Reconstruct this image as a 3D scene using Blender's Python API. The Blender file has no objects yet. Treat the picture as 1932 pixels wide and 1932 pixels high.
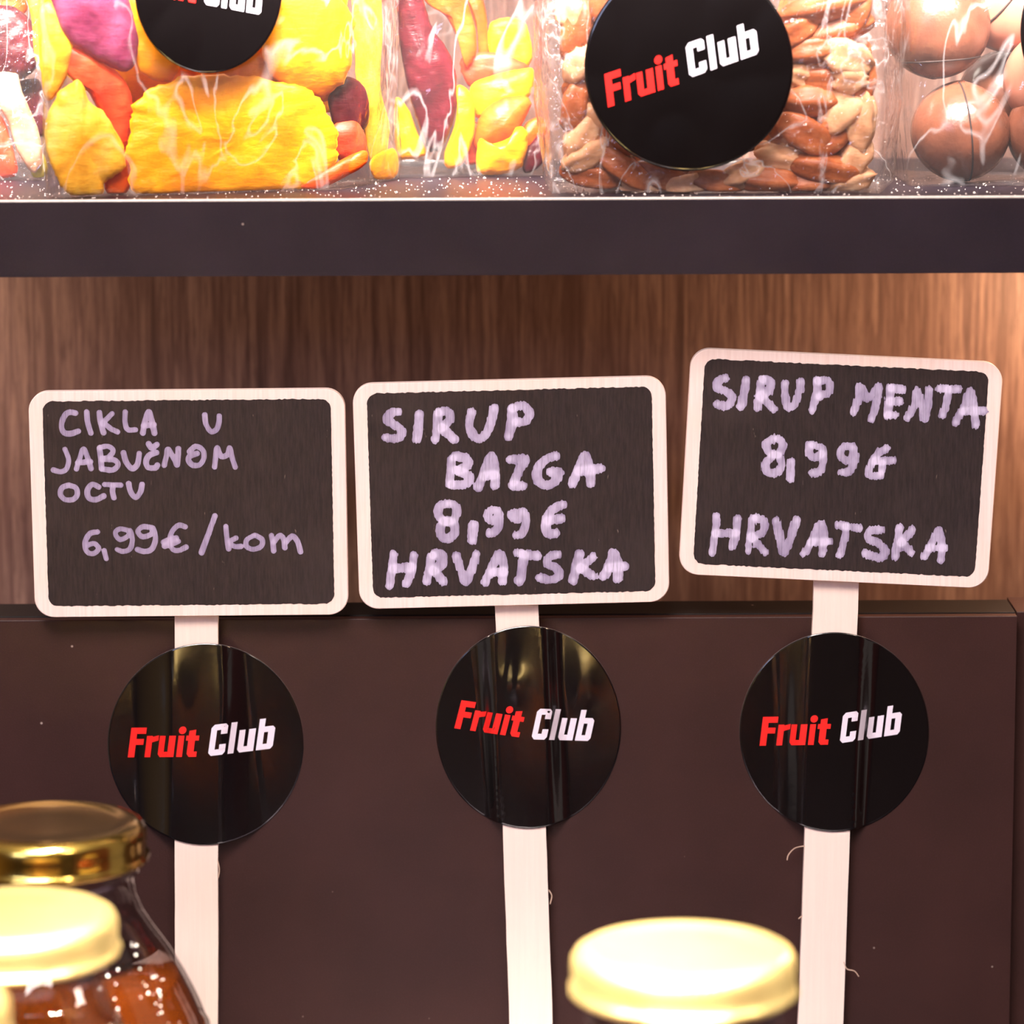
import bpy, math, random
import numpy as np
from mathutils import Vector, Matrix, noise
random.seed(7)
D = bpy.data; C = bpy.context.scene; COL = C.collection
S = 0.01                                   # everything below is written in centimetres
# ------------------------------------------------------------------ camera
PITCH = math.radians(10); ROLL = math.radians(0.25); F = 7200.0
FW = Vector((0, math.cos(PITCH), -math.sin(PITCH)))
U0 = Vector((0, math.sin(PITCH), math.cos(PITCH))); R0 = Vector((1, 0, 0))
RT = R0 * math.cos(ROLL) - U0 * math.sin(ROLL)
UP = R0 * math.sin(ROLL) + U0 * math.cos(ROLL)
CAM = -FW * 90.0
cam = D.cameras.new('camera'); cam_o = D.objects.new('camera', cam); COL.objects.link(cam_o)
cam.sensor_width = 36; cam.lens = F / 1932 * 36; cam.clip_start = 0.02; cam.clip_end = 50
M4 = Matrix((( RT.x, UP.x, -FW.x, CAM.x * S), (RT.y, UP.y, -FW.y, CAM.y * S), (RT.z, UP.z, -FW.z, CAM.z * S), (0, 0, 0, 1)))
cam_o.matrix_world = M4
cam.dof.use_dof = True; cam.dof.focus_distance = 0.90; cam.dof.aperture_fstop = 10.5
C.camera = cam_o
def ray(px, py): return FW * F + RT * (px - 966) - UP * (py - 966)
def P(px, py, Y=0.0):
    """world point (cm) on the plane y = Y (or y = Y(x)) that the photo shows at px, py"""
    d = ray(px, py)
    y = Y(0) if callable(Y) else Y
    for _ in range(6 if callable(Y) else 1):
        t = (y - CAM.y) / d.y; p = CAM + d * t
        if callable(Y): y = Y(p.x)
    return p
def G(px, py, Z):
    d = ray(px, py); return CAM + d * ((Z - CAM.z) / d.z)
# ------------------------------------------------------------------ world, lights, exposure
C.view_settings.view_transform = 'Standard'; C.view_settings.look = 'None'
C.view_settings.exposure = 0.0; C.view_settings.gamma = 1.0
try: C.view_settings.use_curve_mapping = False
except Exception: pass
w = D.worlds.new('world'); C.world = w; w.use_nodes = True
w.node_tree.nodes['Background'].inputs[0].default_value = (1.0, 0.80, 0.72, 1)
w.node_tree.nodes['Background'].inputs[1].default_value = 0.28
def area(name, loc, target, size, energy, color, size_y=None, spread=None):
    l = D.lights.new(name, 'AREA'); l.energy = energy; l.color = color; l.size = size * S
    if size_y: l.shape = 'RECTANGLE'; l.size_y = size_y * S
    if spread: l.spread = math.radians(spread)
    o = D.objects.new(name, l); COL.objects.link(o); o.location = Vector(loc) * S
    o.rotation_euler = (Vector(target) - Vector(loc)).to_track_quat('-Z', 'Y').to_euler(); return o
area('ceiling_lamp', (-25, -120, 120), (0, 0, 0), 60, 40, (1.0, 0.895, 0.85))
area('ceiling_lamp_second', (60, -110, 100), (0, 0, 0), 18, 5, (1.0, 0.80, 0.66))
area('shelf_light_strip', (0, -5, 19), (0, 5.2, 8), 46, 1.4, (1.0, 0.92, 0.86), 1.6, spread=54)
area('shelf_light_strip_rear', (-3, 7.0, 19.5), (-2, 3, 8), 15, 0.22, (1.0, 0.92, 0.82), 1.2)
area('jar_spotlight', (-2, -42, 60), (-2, -21, -6), 12, 10.5, (1.0, 0.93, 0.80), spread=20)
area('added_cool_sheen_light', (-90, -170, 70), (0, 0, 5), 50, 9, (0.55, 0.62, 1.0))  # unseen bluish light, added for sheen on labels and film
def point(name, loc, energy, color, r):
    l = D.lights.new(name, 'POINT'); l.energy = energy; l.color = color; l.shadow_soft_size = r * S
    o = D.objects.new(name, l); COL.objects.link(o); o.location = Vector(loc) * S
point('cabinet_lamp_right', (16.0, 4.0, 3.9), 0.62, (1.0, 0.64, 0.38), 1.0)
point('cabinet_lamp_left', (-17.5, 4.0, 2.5), 0.26, (1.0, 0.74, 0.60), 1.0)
# ------------------------------------------------------------------ materials
def lin(c):
    return tuple((v / 255 / 12.92 if v / 255 <= 0.04045 else ((v / 255 + 0.055) / 1.055) ** 2.4) for v in c) + (1,)
def new_mat(name):
    m = D.materials.new(name); m.use_nodes = True; nt = m.node_tree
    return m, nt, nt.nodes['Principled BSDF']
def ramp(nt, src, stops):
    r = nt.nodes.new('ShaderNodeValToRGB'); nt.links.new(src, r.inputs[0])
    e = r.color_ramp.elements
    e[0].position, e[0].color = stops[0]; e[1].position, e[1].color = stops[-1]
    for p, c in stops[1:-1]:
        x = e.new(p); x.color = c
    return r.outputs[0]
def coords(nt, scale=(1, 1, 1), rot=(0, 0, 0)):
    tc = nt.nodes.new('ShaderNodeTexCoord'); mp = nt.nodes.new('ShaderNodeMapping')
    mp.inputs['Scale'].default_value = [s * 100 for s in scale]; mp.inputs['Rotation'].default_value = rot
    nt.links.new(tc.outputs['Object'], mp.inputs[0]); return mp.outputs[0]
def nz(nt, vec, scale, detail=3, rough=0.55, dist=0.0):
    n = nt.nodes.new('ShaderNodeTexNoise'); n.inputs['Scale'].default_value = scale
    n.inputs['Detail'].default_value = detail; n.inputs['Roughness'].default_value = rough; n.inputs['Distortion'].default_value = dist
    nt.links.new(vec, n.inputs['Vector']); return n.outputs['Fac']
def bump(nt, b, h, strength, dist):
    n = nt.nodes.new('ShaderNodeBump'); n.inputs['Strength'].default_value = strength; n.inputs['Distance'].default_value = dist * S
    nt.links.new(h, n.inputs['Height']); nt.links.new(n.outputs[0], b.inputs['Normal']); return n
def mix(nt, a, b, f):
    n = nt.nodes.new('ShaderNodeMix'); n.data_type = 'RGBA'
    for k, v in ((6, a), (7, b)):
        if isinstance(v, tuple): n.inputs[k].default_value = v
        else: nt.links.new(v, n.inputs[k])
    if isinstance(f, float): n.inputs[0].default_value = f
    else: nt.links.new(f, n.inputs[0])
    return n.outputs[2]
def plain(name, col, rough=0.5, metal=0.0, var=0.12, scale=3.0, stretch=(1, 1, 1), bmp=0.0, bscale=20, spec=0.5, coat=0.0):
    m, nt, b = new_mat(name); v = coords(nt, stretch); c = lin(col)
    dk = tuple(x * (1 - var) for x in c[:3]) + (1,); lt = tuple(min(1, x * (1 + var)) for x in c[:3]) + (1,)
    nt.links.new(ramp(nt, nz(nt, v, scale, 5), [(0.3, dk), (0.7, lt)]), b.inputs['Base Color'])
    b.inputs['Roughness'].default_value = rough; b.inputs['Metallic'].default_value = metal
    b.inputs['Specular IOR Level'].default_value = spec; b.inputs['Coat Weight'].default_value = coat
    if bmp: bump(nt, b, nz(nt, v, bscale, 4), 1.0, bmp)
    return m
def wood_wall():
    m, nt, b = new_mat('smoked_oak_veneer')
    a = nz(nt, coords(nt, (5.5, 5, 0.22)), 1.0, 6, 0.62, 0.5)
    c2 = nz(nt, coords(nt, (0.5, 1, 0.06)), 1.0, 3, 0.5, 0.3)
    f = nz(nt, coords(nt, (16, 5, 0.9)), 1.0, 3, 0.7)
    c = ramp(nt, a, [(0.30, lin((78, 54, 47))), (0.46, lin((116, 86, 76))), (0.58, lin((144, 112, 98))), (0.75, lin((164, 130, 114)))])
    c = mix(nt, c, lin((100, 70, 58)), ramp(nt, c2, [(0.35, (0.55, 0.55, 0.55, 1)), (0.6, (0, 0, 0, 1))]))
    c = mix(nt, c, lin((76, 50, 42)), ramp(nt, f, [(0.36, (0.55, 0.55, 0.55, 1)), (0.5, (0, 0, 0, 1))]))
    nt.links.new(c, b.inputs['Base Color']); b.inputs['Roughness'].default_value = 0.45
    bump(nt, b, a, 0.5, 0.01); return m
def melamine(name, col, rough, spec=0.5):
    m, nt, b = new_mat(name); b.inputs['Specular IOR Level'].default_value = spec; v = coords(nt)
    c = lin(col); n1 = nz(nt, v, 0.35, 3); n2 = nz(nt, v, 28, 3, 0.7)
    cc = ramp(nt, n1, [(0.3, tuple(x * 0.85 for x in c[:3]) + (1,)), (0.7, tuple(x * 1.18 for x in c[:3]) + (1,))])
    cc = mix(nt, cc, tuple(x * 1.9 for x in c[:3]) + (1,), ramp(nt, n2, [(0.5, (0, 0, 0, 1)), (0.78, (0.6, 0.6, 0.6, 1))]))
    sp = nt.nodes.new('ShaderNodeTexVoronoi'); sp.inputs['Scale'].default_value = 0.8; nt.links.new(v, sp.inputs['Vector'])
    cc = mix(nt, cc, lin((190, 170, 160)), ramp(nt, sp.outputs['Distance'], [(0.012, (0.7, 0.7, 0.7, 1)), (0.03, (0, 0, 0, 1))]))
    nt.links.new(cc, b.inputs['Base Color']); b.inputs['Roughness'].default_value = rough
    bump(nt, b, n2, 0.6, 0.008); return m
def plywood():
    m, nt, b = new_mat('pale_birch_plywood')
    a = nz(nt, coords(nt, (14, 6, 0.5)), 1.0, 4, 0.6); k = nz(nt, coords(nt), 0.5, 3)
    c = ramp(nt, a, [(0.3, lin((232, 203, 194))), (0.62, lin((243, 218, 210)))])
    c = mix(nt, c, lin((242, 208, 184)), ramp(nt, k, [(0.45, (0, 0, 0, 1)), (0.8, (0.5, 0.5, 0.5, 1))]))
    nt.links.new(c, b.inputs['Base Color']); b.inputs['Roughness'].default_value = 0.7; b.inputs['Specular IOR Level'].default_value = 0.25
    bump(nt, b, a, 0.5, 0.01); return m
def blackboard():
    m, nt, b = new_mat('blackboard_paint')
    a = nz(nt, coords(nt, (22, 6, 2.2)), 1.0, 4, 0.7); s2 = nz(nt, coords(nt, (9, 6, 2.6)), 1.0, 2)
    k = nz(nt, coords(nt), 0.45, 3)
    c = ramp(nt, a, [(0.3, lin((34, 26, 26))), (0.65, lin((50, 39, 39)))])
    c = mix(nt, c, lin((62, 50, 49)), ramp(nt, k, [(0.5, (0, 0, 0, 1)), (0.85, (0.7, 0.7, 0.7, 1))]))
    c = mix(nt, c, lin((150, 132, 120)), ramp(nt, s2, [(0.745, (0, 0, 0, 1)), (0.80, (0.5, 0.5, 0.5, 1))]))
    nt.links.new(c, b.inputs['Base Color']); b.inputs['Roughness'].default_value = 0.75; b.inputs['Specular IOR Level'].default_value = 0.2
    bump(nt, b, a, 0.6, 0.008); return m
def chalk(name, dark, light):
    m, nt, b = new_mat(name)
    a = nz(nt, coords(nt, (2.6, 6, 1.6)), 1.0, 3, 0.6); g = nz(nt, coords(nt, (26, 6, 1.6)), 1.0, 3, 0.7)
    c = ramp(nt, a, [(0.34, lin(dark)), (0.66, lin(tuple((p + q) / 2 for p, q in zip(dark, light))))])
    at = nt.nodes.new('ShaderNodeAttribute'); at.attribute_name = 'ink'
    c = mix(nt, c, lin(light), ramp(nt, at.outputs['Fac'], [(0.38, (0, 0, 0, 1)), (0.95, (0.85, 0.85, 0.85, 1))]))
    c = mix(nt, c, lin((84, 72, 88)), ramp(nt, g, [(0.28, (0.5, 0.5, 0.5, 1)), (0.5, (0, 0, 0, 1))]))
    nt.links.new(c, b.inputs['Base Color']); b.inputs['Roughness'].default_value = 0.8; return m
def sticker_black():
    m, nt, b = new_mat('glossy_black_sticker'); v = coords(nt)
    b.inputs['Base Color'].default_value = lin((12, 9, 10)); b.inputs['Roughness'].default_value = 0.17
    b.inputs['Specular IOR Level'].default_value = 0.85; b.inputs['Coat Weight'].default_value = 0.5; b.inputs['Coat Roughness'].default_value = 0.08
    bump(nt, b, nz(nt, v, 2.0, 2), 0.25, 0.02); return m
def schlick(nt, nrm, f0):
    lw = nt.nodes.new('ShaderNodeLayerWeight'); lw.inputs['Blend'].default_value = 0.5
    if nrm is not None: nt.links.new(nrm, lw.inputs['Normal'])
    p = nt.nodes.new('ShaderNodeMath'); p.operation = 'POWER'; p.inputs[1].default_value = 4.0; nt.links.new(lw.outputs['Facing'], p.inputs[0])
    a = nt.nodes.new('ShaderNodeMath'); a.operation = 'MULTIPLY_ADD'; a.inputs[1].default_value = 0.85 - f0; a.inputs[2].default_value = f0
    nt.links.new(p.outputs[0], a.inputs[0]); return a.outputs[0]
def film(name='clear_cellophane', haze=0.05, ws=0.6, crinkle=0.12):
    m = D.materials.new(name); m.use_nodes = True; nt = m.node_tree; nt.nodes.clear()
    out = nt.nodes.new('ShaderNodeOutputMaterial')
    tr = nt.nodes.new('ShaderNodeBsdfTransparent'); tr.inputs[0].default_value = (0.97, 0.955, 0.95, 1)
    gl = nt.nodes.new('ShaderNodeBsdfGlossy'); gl.inputs['Roughness'].default_value = 0.11
    df = nt.nodes.new('ShaderNodeBsdfTranslucent'); df.inputs[0].default_value = (0.95, 0.9, 0.9, 1)
    d2 = nt.nodes.new('ShaderNodeBsdfDiffuse'); d2.inputs[0].default_value = (0.95, 0.92, 0.94, 1)
    v = coords(nt, (0.9, 0.9, 0.45)); a = nz(nt, v, ws, 3, 0.5, 1.0)
    # folded ridges: absolute value of noise gives sharp creases like crinkled cellophane
    mm = nt.nodes.new('ShaderNodeMath'); mm.operation = 'SUBTRACT'; nt.links.new(a, mm.inputs[0]); mm.inputs[1].default_value = 0.5
    ab = nt.nodes.new('ShaderNodeMath'); ab.operation = 'ABSOLUTE'; nt.links.new(mm.outputs[0], ab.inputs[0])
    bp = nt.nodes.new('ShaderNodeBump'); bp.inputs['Strength'].default_value = 1.0; bp.inputs['Distance'].default_value = 0.22 * S
    fine = nz(nt, coords(nt, (1, 1, 0.7)), ws * 5, 2, 0.5, 1.5); sm = nt.nodes.new('ShaderNodeMath'); sm.operation = 'MULTIPLY_ADD'; sm.inputs[1].default_value = crinkle
    nt.links.new(fine, sm.inputs[0]); nt.links.new(ab.outputs[0], sm.inputs[2]); nt.links.new(sm.outputs[0], bp.inputs['Height'])
    for n in (gl, df, d2): nt.links.new(bp.outputs[0], n.inputs['Normal'])
    fr = schlick(nt, bp.outputs[0], 0.07)
    h = nt.nodes.new('ShaderNodeMixShader'); h.inputs[0].default_value = 0.5; nt.links.new(df.outputs[0], h.inputs[1]); nt.links.new(d2.outputs[0], h.inputs[2])
    hz = nt.nodes.new('ShaderNodeMixShader')
    cr = ramp(nt, ab.outputs[0], [(0.0, (haze * 5,) * 3 + (1,)), (0.02, (haze * 0.45,) * 3 + (1,))])
    nt.links.new(cr, hz.inputs[0]); nt.links.new(tr.outputs[0], hz.inputs[1]); nt.links.new(h.outputs[0], hz.inputs[2])
    mx = nt.nodes.new('ShaderNodeMixShader'); nt.links.new(fr, mx.inputs[0]); nt.links.new(hz.outputs[0], mx.inputs[1]); nt.links.new(gl.outputs[0], mx.inputs[2])
    nt.links.new(mx.outputs[0], out.inputs[0]); return m
def fruit(name, a, b_, c_, rough=0.42, sub=0.25):
    m, nt, b = new_mat(name); v = coords(nt)
    n1 = nz(nt, v, 1.1, 4); n2 = nz(nt, coords(nt, (3, 3, 9)), 1.0, 4, 0.6)
    c = ramp(nt, n1, [(0.3, lin(a)), (0.5, lin(b_)), (0.72, lin(c_))])
    c = mix(nt, c, lin(a), ramp(nt, n2, [(0.30, (0.5, 0.5, 0.5, 1)), (0.45, (0, 0, 0, 1))]))
    nt.links.new(c, b.inputs['Base Color']); b.inputs['Roughness'].default_value = rough
    b.inputs['Specular IOR Level'].default_value = 0.3; b.inputs['Subsurface Weight'].default_value = sub; b.inputs['Subsurface Radius'].default_value = (0.004, 0.002, 0.0008); b.inputs['Subsurface Scale'].default_value = 0.6
    bump(nt, b, n2, 0.7, 0.03); return m
def glass(name, col, ior=1.45, rough=0.0, tw=1.0):
    m, nt, b = new_mat(name); b.inputs['Base Color'].default_value = col; b.inputs['Transmission Weight'].default_value = tw
    b.inputs['IOR'].default_value = ior; b.inputs['Roughness'].default_value = rough; return m
def thin_glass():
    m = D.materials.new('clear_glass'); m.use_nodes = True; nt = m.node_tree; nt.nodes.clear()
    out = nt.nodes.new('ShaderNodeOutputMaterial'); tr = nt.nodes.new('ShaderNodeBsdfTransparent'); tr.inputs[0].default_value = (0.93, 0.93, 0.93, 1)
    gl = nt.nodes.new('ShaderNodeBsdfGlossy'); gl.inputs['Roughness'].default_value = 0.04
    fr = schlick(nt, None, 0.05)
    bp = nt.nodes.new('ShaderNodeBump'); bp.inputs['Strength'].default_value = 0.5; bp.inputs['Distance'].default_value = 0.03 * S
    nt.links.new(nz(nt, coords(nt), 1.2, 2), bp.inputs['Height']); nt.links.new(bp.outputs[0], gl.inputs['Normal'])
    mx = nt.nodes.new('ShaderNodeMixShader'); nt.links.new(fr, mx.inputs[0]); nt.links.new(tr.outputs[0], mx.inputs[1]); nt.links.new(gl.outputs[0], mx.inputs[2])
    nt.links.new(mx.outputs[0], out.inputs[0]); return m
def gold(name, col, rough):
    m, nt, b = new_mat(name); v = coords(nt); c = lin(col)
    nt.links.new(ramp(nt, nz(nt, v, 1.5, 4), [(0.3, tuple(x * 0.9 for x in c[:3]) + (1,)), (0.7, c)]), b.inputs['Base Color'])
    b.inputs['Metallic'].default_value = 1.0; b.inputs['Roughness'].default_value = rough
    b.inputs['Coat Weight'].default_value = 0.4; b.inputs['Coat Roughness'].default_value = 0.15; return m
M = dict(
    wood=wood_wall(), panel=melamine('dark_brown_melamine', (50, 28, 25), 0.45, 0.3), shelf=melamine('anthracite_melamine', (36, 29, 36), 0.42, 0.15),
    gap_shade=melamine('shadow_gap_black', (20, 14, 13), 0.6, 0.2), edge=plain('polished_edge_highlight', (236, 224, 214), 0.2, spec=0.8, scale=6), ply=plywood(), board=blackboard(),
    stick=plain('pale_birch_stick', (238, 214, 202), 0.7, var=0.03, scale=1, stretch=(10, 4, 0.4), bmp=0.006, bscale=3, spec=0.2),
    chalk_a=chalk('lavender_chalk_marker', (136, 121, 150), (184, 168, 198)), chalk_b=chalk('pale_lavender_chalk_marker', (138, 123, 152), (218, 205, 230)),
    sticker=sticker_black(), rim=plain('sticker_cut_edge', (150, 140, 140), 0.3), red=plain('red_print', (232, 40, 36), 0.5, var=0.04, spec=0.15), white=plain('white_print', (226, 214, 226), 0.5, var=0.03, spec=0.15),
    film=film(), film_b=film('crinkled_cellophane', 0.07, 0.9, 0.35), mango=fruit('dried_mango', (222, 128, 0), (236, 150, 0), (244, 172, 14)), pale_mango=fruit('pale_dried_mango', (228, 150, 20), (244, 180, 50), (250, 204, 110)),
    orange=fruit('dried_papaya_orange', (206, 62, 8), (226, 84, 14), (236, 112, 30)), redorange=fruit('dried_papaya_red', (176, 40, 20), (204, 66, 34), (220, 100, 56)),
    plum=fruit('dried_burgundy_slice', (44, 4, 12), (72, 9, 20), (104, 28, 40), 0.35), beige=fruit('dried_pale_slice', (160, 112, 82), (190, 146, 116), (212, 176, 150), 0.6),
    olive=fruit('dried_green_slice', (130, 130, 20), (176, 160, 40), (206, 186, 80)), pink=fruit('dried_pink_slice', (112, 32, 66), (146, 58, 92), (176, 100, 136), 0.35),
    pecan=fruit('pecan_skin', (112, 48, 20), (160, 84, 44), (200, 122, 74), 0.4, 0.1), pecan_pale=fruit('pecan_broken_flesh', (180, 118, 78), (212, 158, 118), (234, 196, 160), 0.55, 0.15),
    shell=plain('macadamia_shell', (112, 66, 48), 0.25, var=0.4, scale=0.9, bmp=0.01, bscale=8, spec=0.7), shell_pink=plain('macadamia_shell_light', (168, 108, 86), 0.35, var=0.2, scale=0.9, spec=0.6),
    slit=plain('sawn_shell_slit', (46, 26, 20), 0.8),
    gold=gold('polished_gold_lid', (214, 178, 84), 0.16), goldb=gold('blown_out_gold_lid', (253, 220, 146), 0.34),  # goldb: front lids made paler, their blown-out light put into the colour
    glass=thin_glass(), syrup=glass('amber_syrup', lin((104, 44, 8)), 1.33, tw=0.78), bubble=plain('air_bubble', (250, 240, 235), 0.1, spec=1.0),
    crumb=plain('sugar_crumb', (220, 200, 190), 0.4), fibre=plain('wood_fibre', (190, 160, 140), 0.7))
# ------------------------------------------------------------------ object helpers (world centimetres in, parented objects out)
def wloc(o):
    v = Vector((0, 0, 0))
    while o: v += o.location; o = o.parent
    return v
def tag(o, label=None, cat=None, group=None, kind=None):
    for k, v in (('label', label), ('category', cat), ('group', group), ('kind', kind)):
        if v: o[k] = v
    return o
def thing(name, base, label, cat, group=None):
    o = D.objects.new(name, None); COL.objects.link(o); o.location = Vector(base) * S; o.empty_display_size = 0.01
    return tag(o, label, cat, group)
def obj(name, vf, mat, parent=None, smooth=True, label=None, cat=None, group=None, kind=None):
    vs, fs = vf[0], vf[1]; me = D.meshes.new(name)
    if parent: org = wloc(parent)
    else:
        xs = [v[0] for v in vs]; ys = [v[1] for v in vs]; zs = [v[2] for v in vs]
        org = Vector(((min(xs) + max(xs)) / 2, (min(ys) + max(ys)) / 2, min(zs))) * S
    me.from_pydata([Vector(v) * S - org for v in vs], [], fs)
    mats = mat if isinstance(mat, list) else [mat]
    for m in mats: me.materials.append(m)
    if len(vf) > 2:
        for p, i in zip(me.polygons, vf[2]): p.material_index = i
    me.polygons.foreach_set('use_smooth', [smooth] * len(me.polygons)); me.update()
    o = D.objects.new(name, me); COL.objects.link(o)
    if parent: o.parent = parent
    else: o.location = org
    return tag(o, label, cat, group, kind)
def join(*parts):
    V, Fc = [], []
    for p in parts:
        k = len(V); V += list(p[0]); Fc += [tuple(i + k for i in f) for f in p[1]]
    return V, Fc
def box(x0, x1, y0, y1, z0, z1, b=0.0):
    if b <= 0:
        v = [(x, y, z) for x in (x0, x1) for y in (y0, y1) for z in (z0, z1)]
        return v, [(0, 1, 3, 2), (4, 6, 7, 5), (0, 4, 5, 1), (2, 3, 7, 6), (0, 2, 6, 4), (1, 5, 7, 3)]
    pr = []                                            # bevelled along x
    for cy, cz, a0 in ((y0 + b, z0 + b, 180), (y1 - b, z0 + b, 270), (y1 - b, z1 - b, 0), (y0 + b, z1 - b, 90)):
        for k in range(5):
            a = math.radians(a0 + k * 22.5); pr.append((cy + b * math.cos(a), cz + b * math.sin(a)))
    n = len(pr); v = [(x0, y, z) for y, z in pr] + [(x1, y, z) for y, z in pr]
    f = [(i, (i + 1) % n, n + (i + 1) % n, n + i) for i in range(n)] + [tuple(range(n))[::-1], tuple(range(n, 2 * n))]
    return v, f
def lathe(c, prof, n=64, fn=None):
    V, Fc = [], []
    for j, (r, z) in enumerate(prof):
        for i in range(n):
            a = 2 * math.pi * i / n; rr = r + (fn(a, r, z) if fn else 0)
            V.append((c[0] + rr * math.cos(a), c[1] + rr * math.sin(a), c[2] + z))
    for j in range(len(prof) - 1):
        for i in range(n):
            k = (i + 1) % n; Fc.append((j * n + i, (j + 1) * n + i, (j + 1) * n + k, j * n + k))
    return V, Fc
def smooth_line(pts, closed=False, seg=6):
    n = len(pts); out = []
    if n == 2 and not closed:
        return [tuple(pts[0][k] + (pts[1][k] - pts[0][k]) * i / seg for k in (0, 1)) for i in range(seg + 1)]
    for i in range(n if closed else n - 1):
        p = [pts[(i + k) % n] if closed else pts[min(max(i + k, 0), n - 1)] for k in (-1, 0, 1, 2)]
        for s in range(seg):
            t = s / seg
            out.append(tuple(0.5 * (2 * p[1][k] + (p[2][k] - p[0][k]) * t + (2 * p[0][k] - 5 * p[1][k] + 4 * p[2][k] - p[3][k]) * t * t + (3 * p[1][k] - p[0][k] - 3 * p[2][k] + p[3][k]) * t ** 3) for k in (0, 1)))
    if not closed: out.append(tuple(pts[-1]))
    return out
def rrect(cx, cz, w, h, r, ang, n=8, jit=0.0):
    out = []
    for sx, sz, a0 in ((1, 1, 0), (-1, 1, 90), (-1, -1, 180), (1, -1, 270)):
        for k in range(n + 1):
            a = math.radians(a0 + 90 * k / n); out.append((sx * (w / 2 - r) + r * math.cos(a), sz * (h / 2 - r) + r * math.sin(a)))
    if jit:                                            # subdivide and roughen the painted edge
        dense = []
        for i, p in enumerate(out):
            q = out[(i + 1) % len(out)]; L = math.hypot(q[0] - p[0], q[1] - p[1]); m = max(1, int(L / 0.06))
            for s in range(m):
                x = p[0] + (q[0] - p[0]) * s / m; z = p[1] + (q[1] - p[1]) * s / m
                horiz = abs(q[0] - p[0]) > abs(q[1] - p[1])
                dense.append((x + (0 if horiz else random.uniform(-jit, jit) * 0.4), z + (random.uniform(-jit, jit) if horiz else 0)))
        out = dense
    c, s = math.cos(ang), math.sin(ang)
    return [(cx + x * c - z * s, cz + x * s + z * c) for x, z in out]
def extrude(outl, y0, y1, b=0.0):
    """prism from an outline in xz; front at y0; optional small bevel on the front edge"""
    n = len(outl); cx = sum(p[0] for p in outl) / n; cz = sum(p[1] for p in outl) / n
    rings = [(outl, y1), (outl, y0 + b)]
    if b:
        ins = []
        for x, z in outl:
            L = math.hypot(x - cx, z - cz); ins.append((x - (x - cx) / L * b, z - (z - cz) / L * b))
        rings.append((ins, y0))
    V = [(x, y, z) for o, y in rings for x, z in o]; Fc = []
    for j in range(len(rings) - 1):
        for i in range(n): k = (i + 1) % n; Fc.append((j * n + i, j * n + k, (j + 1) * n + k, (j + 1) * n + i))
    Fc.append(tuple(range((len(rings) - 1) * n, len(rings) * n))); Fc.append(tuple(range(n))[::-1])
    return V, Fc
# ------------------------------------------------------------------ setting
Y_PANEL = 0.62; Y_SHELF = -2.0; Y_WALL = 8.6
Z_TOP = P(966, 374, Y_SHELF).z; Z_BOT = P(966, 519, Y_SHELF).z; Z_PAN = P(966, 1166, Y_PANEL).z; Z_LOW = -19.0
obj('floor', box(-250, 250, -300, 40, -112, -110), plain('shop_floor', (120, 100, 88), 0.4), smooth=False, kind='structure', label='plain shop floor')
obj('wall_front', box(-250, 250, -302, -300, -110, 140), plain('far_shop_wall', (120, 96, 84), 0.6, var=0.5, scale=0.01), smooth=False, kind='structure', label='far wall of the shop')
obj('wall_left', box(-202, -200, -300, -90, -110, 140), plain('ochre_wall', (196, 164, 104), 0.6), smooth=False, kind='structure', label='ochre side wall of the shop')
obj('wall_right', box(200, 202, -300, -40, -110, 140), plain('brick_red_wall', (120, 44, 34), 0.6), smooth=False, kind='structure', label='dark red side wall of the shop')
obj('wall_back', box(-40, 40, Y_WALL, Y_WALL + 1.5, -110, 60), M['wood'], smooth=False, kind='structure',
    label='dark brown oak veneer back wall with vertical grain')
sh = thing('display_shelf', (0, Y_SHELF, Z_BOT), 'thick anthracite shelf board carrying the clear bags', 'shelf')
obj('board', box(-36, 36, Y_SHELF + 0.03, Y_WALL, Z_BOT, Z_TOP), M['shelf'], sh, smooth=False)
obj('front_edge', box(-36, 36, Y_SHELF, Y_SHELF + 0.03, Z_BOT, Z_TOP - 0.05), M['shelf'], sh, smooth=False)
obj('edge_strip', box(-36, 36, Y_SHELF - 0.005, Y_SHELF + 0.12, Z_TOP - 0.055, Z_TOP + 0.006, 0.028), M['edge'], sh, label='thin polished strip along the shelf edge, coloured pale for the light it catches')  # pale colour paints the bright line of light caught on the bevel
XR = P(1916, 1300, Y_PANEL).x
fp = thing('front_panel', (0, Y_PANEL, Z_LOW), 'dark brown upright board below the wooden wall, behind the signs', 'panel')
obj('facing', box(-36, XR, Y_PANEL, Y_PANEL + 0.30, Z_LOW, Z_PAN, 0.03), M['panel'], fp, smooth=False)
obj('shadow_gap_board', box(-36, XR, Y_PANEL + 0.36, Y_PANEL + 1.9, Z_LOW, Z_PAN + 0.02, 0.03), M['gap_shade'], fp, smooth=False, label='nearly black strip standing in for the shadow gap behind the panel top')  # added dark piece: its near-black colour paints the shadow gap above the facing
obj('side_panel', box(XR + 0.06, 36, Y_PANEL + 0.5, Y_PANEL + 2.3, Z_LOW, Z_PAN, 0.03), M['panel'], smooth=False,
    label='narrow dark strip of upright board at the far right edge', cat='panel')
obj('lower_shelf', box(-40, 40, -34, Y_PANEL + 6, Z_LOW - 1.8, Z_LOW, 0.04), M['shelf'], smooth=False,
    label='dark lower shelf that the bottles stand on', cat='shelf')
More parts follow.
